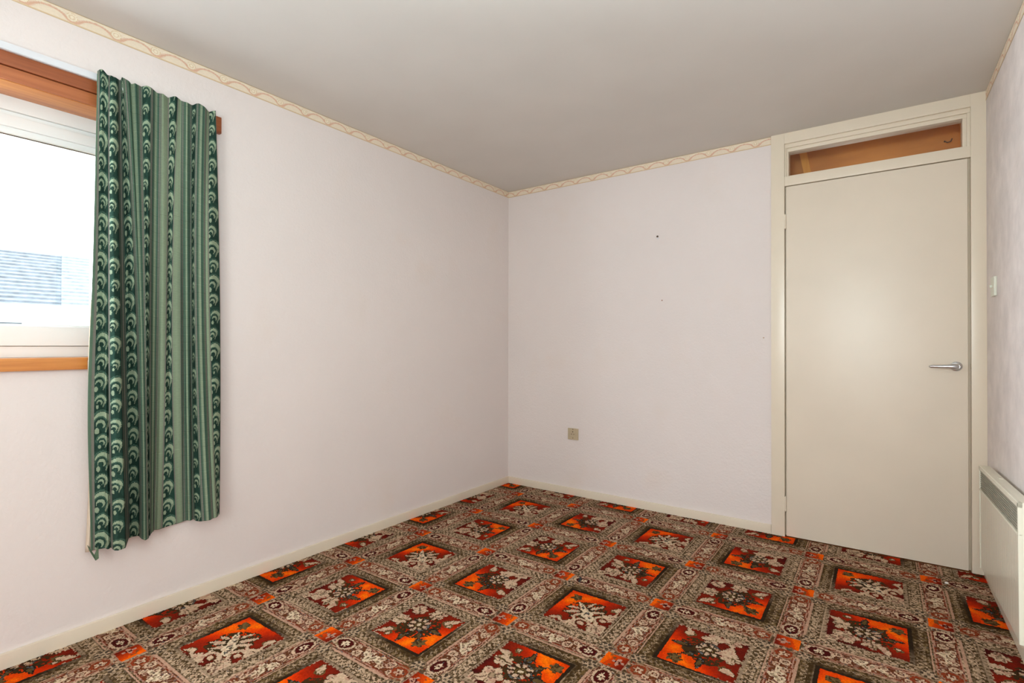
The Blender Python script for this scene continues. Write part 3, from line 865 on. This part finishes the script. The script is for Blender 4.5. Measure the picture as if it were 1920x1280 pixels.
sc1 = empty('wall_screw', (1.213, 0, 1.80))
bm = bmesh.new(); cyl(bm, (1.213, 0, 1.800), (1.213, -.010, 1.800), .0028, n=12); cyl(bm, (1.213, -.010, 1.800), (1.213, -.013, 1.8), .0065, .005, 16)
SP('screw_head', bm, M_dark, True, sc1)
bm = bmesh.new(); cyl(bm, (1.213, 0, 1.790), (1.213, -.003, 1.790), .0055, n=14); SP('wall_plug', bm, M_rail, True, sc1)
thing(sc1, 'small dark screw left in the upper far wall', 'screw')
bm = bmesh.new(); cyl(bm, (1.241, 0, 1.380), (1.241, -.0035, 1.380), .0042, .003, 12)
thing(obj('wall_nail', bm, mat_plain('rusty_nail', L(150, 104, 76), .6, .2), None, True), 'tiny rusty nail head midway up the far wall', 'nail')
bm = bmesh.new(); cyl(bm, (1.846, 0, 1.132), (1.846, -.003, 1.132), .0042, .003, 12)
thing(obj('wall_nail', bm, mat_plain('painted_nail', L(180, 160, 140), .6, .1), None, True), 'tiny painted-over nail head beside the left door jamb', 'nail')

# debris on the carpet
bm = bmesh.new()
tube(bm, [(1.262, -1.160, .004), (1.268, -1.178, .006), (1.272, -1.195, .004), (1.281, -1.205, .003)], [.003, .0065, .005, .002], 8)
tube(bm, [(1.258, -1.172, .004), (1.268, -1.180, .006), (1.277, -1.180, .003)], [.002, .004, .002], 8)
thing(obj('black_scrap', bm, M_black, None, True), 'small crumpled black scrap lying on the middle of the carpet', 'scrap')
bm = bmesh.new(); box(bm, (2.640, -.232, .000), (2.652, -.222, .005), .002)
thing(obj('paper_fleck', bm, M_upvc, None, True), 'tiny white fleck on the carpet in front of the door', 'fleck')

# ------------------------------------------------------------------ panel heater
tilt = math.radians(2.2)
ht = empty('panel_heater', (W - .053, -.22, .10))
hl, hh, hd = .80, .452, .052
# local axes: +y along the wall toward the camera (negative world y), z up, x from the front (0) to the wall (hd)
def HPt(name, bm, mat, smooth=True, parent=None):
    for vtx in bm.verts:
        x, y, z = vtx.co
        yy = y * math.cos(tilt) - z * math.sin(tilt); zz = y * math.sin(tilt) + z * math.cos(tilt)
        vtx.co = (x, -yy, zz)
    o = obj(name, bm, mat, None, smooth)
    o.parent = parent or ht
    return o
bm = bmesh.new(); box(bm, (.0085, 0, 0), (hd - .0125, hl, hh), .006, 3); HPt('casing', bm, M_heat)
bm = bmesh.new()
box(bm, (0, 0, hh - .020), (.012, hl, hh), .004, 3); box(bm, (0, 0, 0), (.012, .012, hh), .003, 3); box(bm, (0, hl - .014, 0), (.012, hl, hh), .004, 3)
box(bm, (0, 0, hh - .108), (.0095, hl, hh - .100), .002, 2)
HPt('front_surround', bm, M_heat)
bm = bmesh.new(); box(bm, (.0055, .012, hh - .100), (.0095, hl - .014, hh - .020)); gr = HPt('outlet_grille', bm, M_grille, False)
bm = bmesh.new()
for k in range(9): box(bm, (.0035, .012, hh - .097 + k * .0088), (.0060, hl - .014, hh - .097 + k * .0088 + .0030))
s = HPt('grille_slat', bm, M_grille, False, gr)
# gently fluted front panel
bm = bmesh.new(); nfl = 34; ys = np.linspace(.012, hl - .014, nfl * 6 + 1)
r0 = []
for k, y in enumerate(ys):
    xx = .0040 - .0016 * abs(math.sin(PI * k / 6.0)) ** .6
    r0.append((bm.verts.new((xx, y, .004)), bm.verts.new((xx, y, hh - .108)), bm.verts.new((.0085, y, .004)), bm.verts.new((.0085, y, hh - .108))))
for p, q in zip(r0, r0[1:]):
    bm.faces.new((p[0], q[0], q[1], p[1])); bm.faces.new((p[0], p[2], q[2], q[0])); bm.faces.new((p[1], q[1], q[3], p[3])); bm.faces.new((p[2], p[3], q[3], q[2]))
bm.faces.new((r0[0][0], r0[0][1], r0[0][3], r0[0][2])); bm.faces.new((r0[-1][0], r0[-1][2], r0[-1][3], r0[-1][1]))
HPt('fluted_front_panel', bm, M_heat_f)
for yb_ in (.10, hl - .14):
    bm = bmesh.new(); box(bm, (hd - .013, yb_, .06), (hd + .0, yb_ + .04, hh - .06)); HPt('wall_bracket', bm, M_heat)
bm = bmesh.new(); box(bm, (.020, .30, hh - .0005), (.032, .345, hh + .0015), .0006); HPt('control_cover', bm, M_heat)
thing(ht, 'cream electric panel heater with grey top grille low on the right wall by the door', 'heater')

# ------------------------------------------------------------------ outside
hs = empty('neighbour_house', (-9, -2, -2.6))
def HO(name, bm, mat, kind=None):
    o = place(obj(name, bm, mat), hs)
    if kind: o['kind'] = kind
    return o
bm = bmesh.new(); box(bm, (-13, -9, -2.6), (-8.3, -.5, 1.60)); HO('house_wall', bm, M_render)
x0, z0_, x1, z1_ = -8.0, 1.64, -10.5, 2.80
def roof(yA, yB, mat, dz=0.0, base='roof_slates', sa=0.0, sb=0.0):
    n = 16; bm = bmesh.new()
    for k in range(n):
        a0_, a1_ = k / n, (k + 1.25) / n
        X0, Z0 = x0 + (x1 - x0) * a0_, z0_ + (z1_ - z0_) * a0_ + dz; X1, Z1 = x0 + (x1 - x0) * a1_, z0_ + (z1_ - z0_) * a1_ + dz
        vs_ = [bm.verts.new(p) for p in ((X0, yA + sa * a0_, Z0 + .03), (X0, yB + sb * a0_, Z0 + .03), (X1, yB + sb * a1_, Z1 - .005), (X1, yA + sa * a1_, Z1 - .005))]
        vb_ = [bm.verts.new((p.co.x, p.co.y, p.co.z - .03)) for p in vs_]
        bm.faces.new(vs_); bm.faces.new(vb_[::-1])
        for j in range(4): bm.faces.new((vs_[j], vb_[j], vb_[(j + 1) % 4], vs_[(j + 1) % 4]))
    return HO(base, bm, mat, 'stuff')
roof(-9, -.86, M_slate, 0, 'roof_slates', 0, .59); roof(-.86, -.51, M_slate2, .01, 'pale_roof_slates', .59, .67)
bm = bmesh.new(); v6 = [bm.verts.new(p) for p in ((x1 - .1, -9, z1_), (x1 - .1, .1, z1_), (-13, -.5, 1.6), (-13, -9, 1.6), (x0 - .3, -9, 1.6), (x0 - .3, -.52, 1.6))]
bm.faces.new((v6[0], v6[1], v6[2], v6[3])); bm.faces.new((v6[0], v6[3], v6[4])); bm.faces.new((v6[1], v6[5], v6[2])); HO('roof_back', bm, M_slate)
bm = bmesh.new(); box(bm, (-8.1, -9, 1.54), (-7.92, -.5, 1.672)); HO('gutter', bm, M_render)
bm = bmesh.new(); box(bm, (-8.3, -2.6, .4), (-8.27, -1.26, 1.41)); HO('house_window', bm, M_slate)
bm = bmesh.new(); box(bm, (-8.28, -2.66, .34), (-8.25, -1.16, 1.385)); HO('window_surround', bm, M_upvc)
thing(hs, 'white rendered house with a grey slate roof seen through the window', 'house')
struct(B('ground', [((-30, -30, -2.8), (-.5, 30, -2.6))], M_grass))
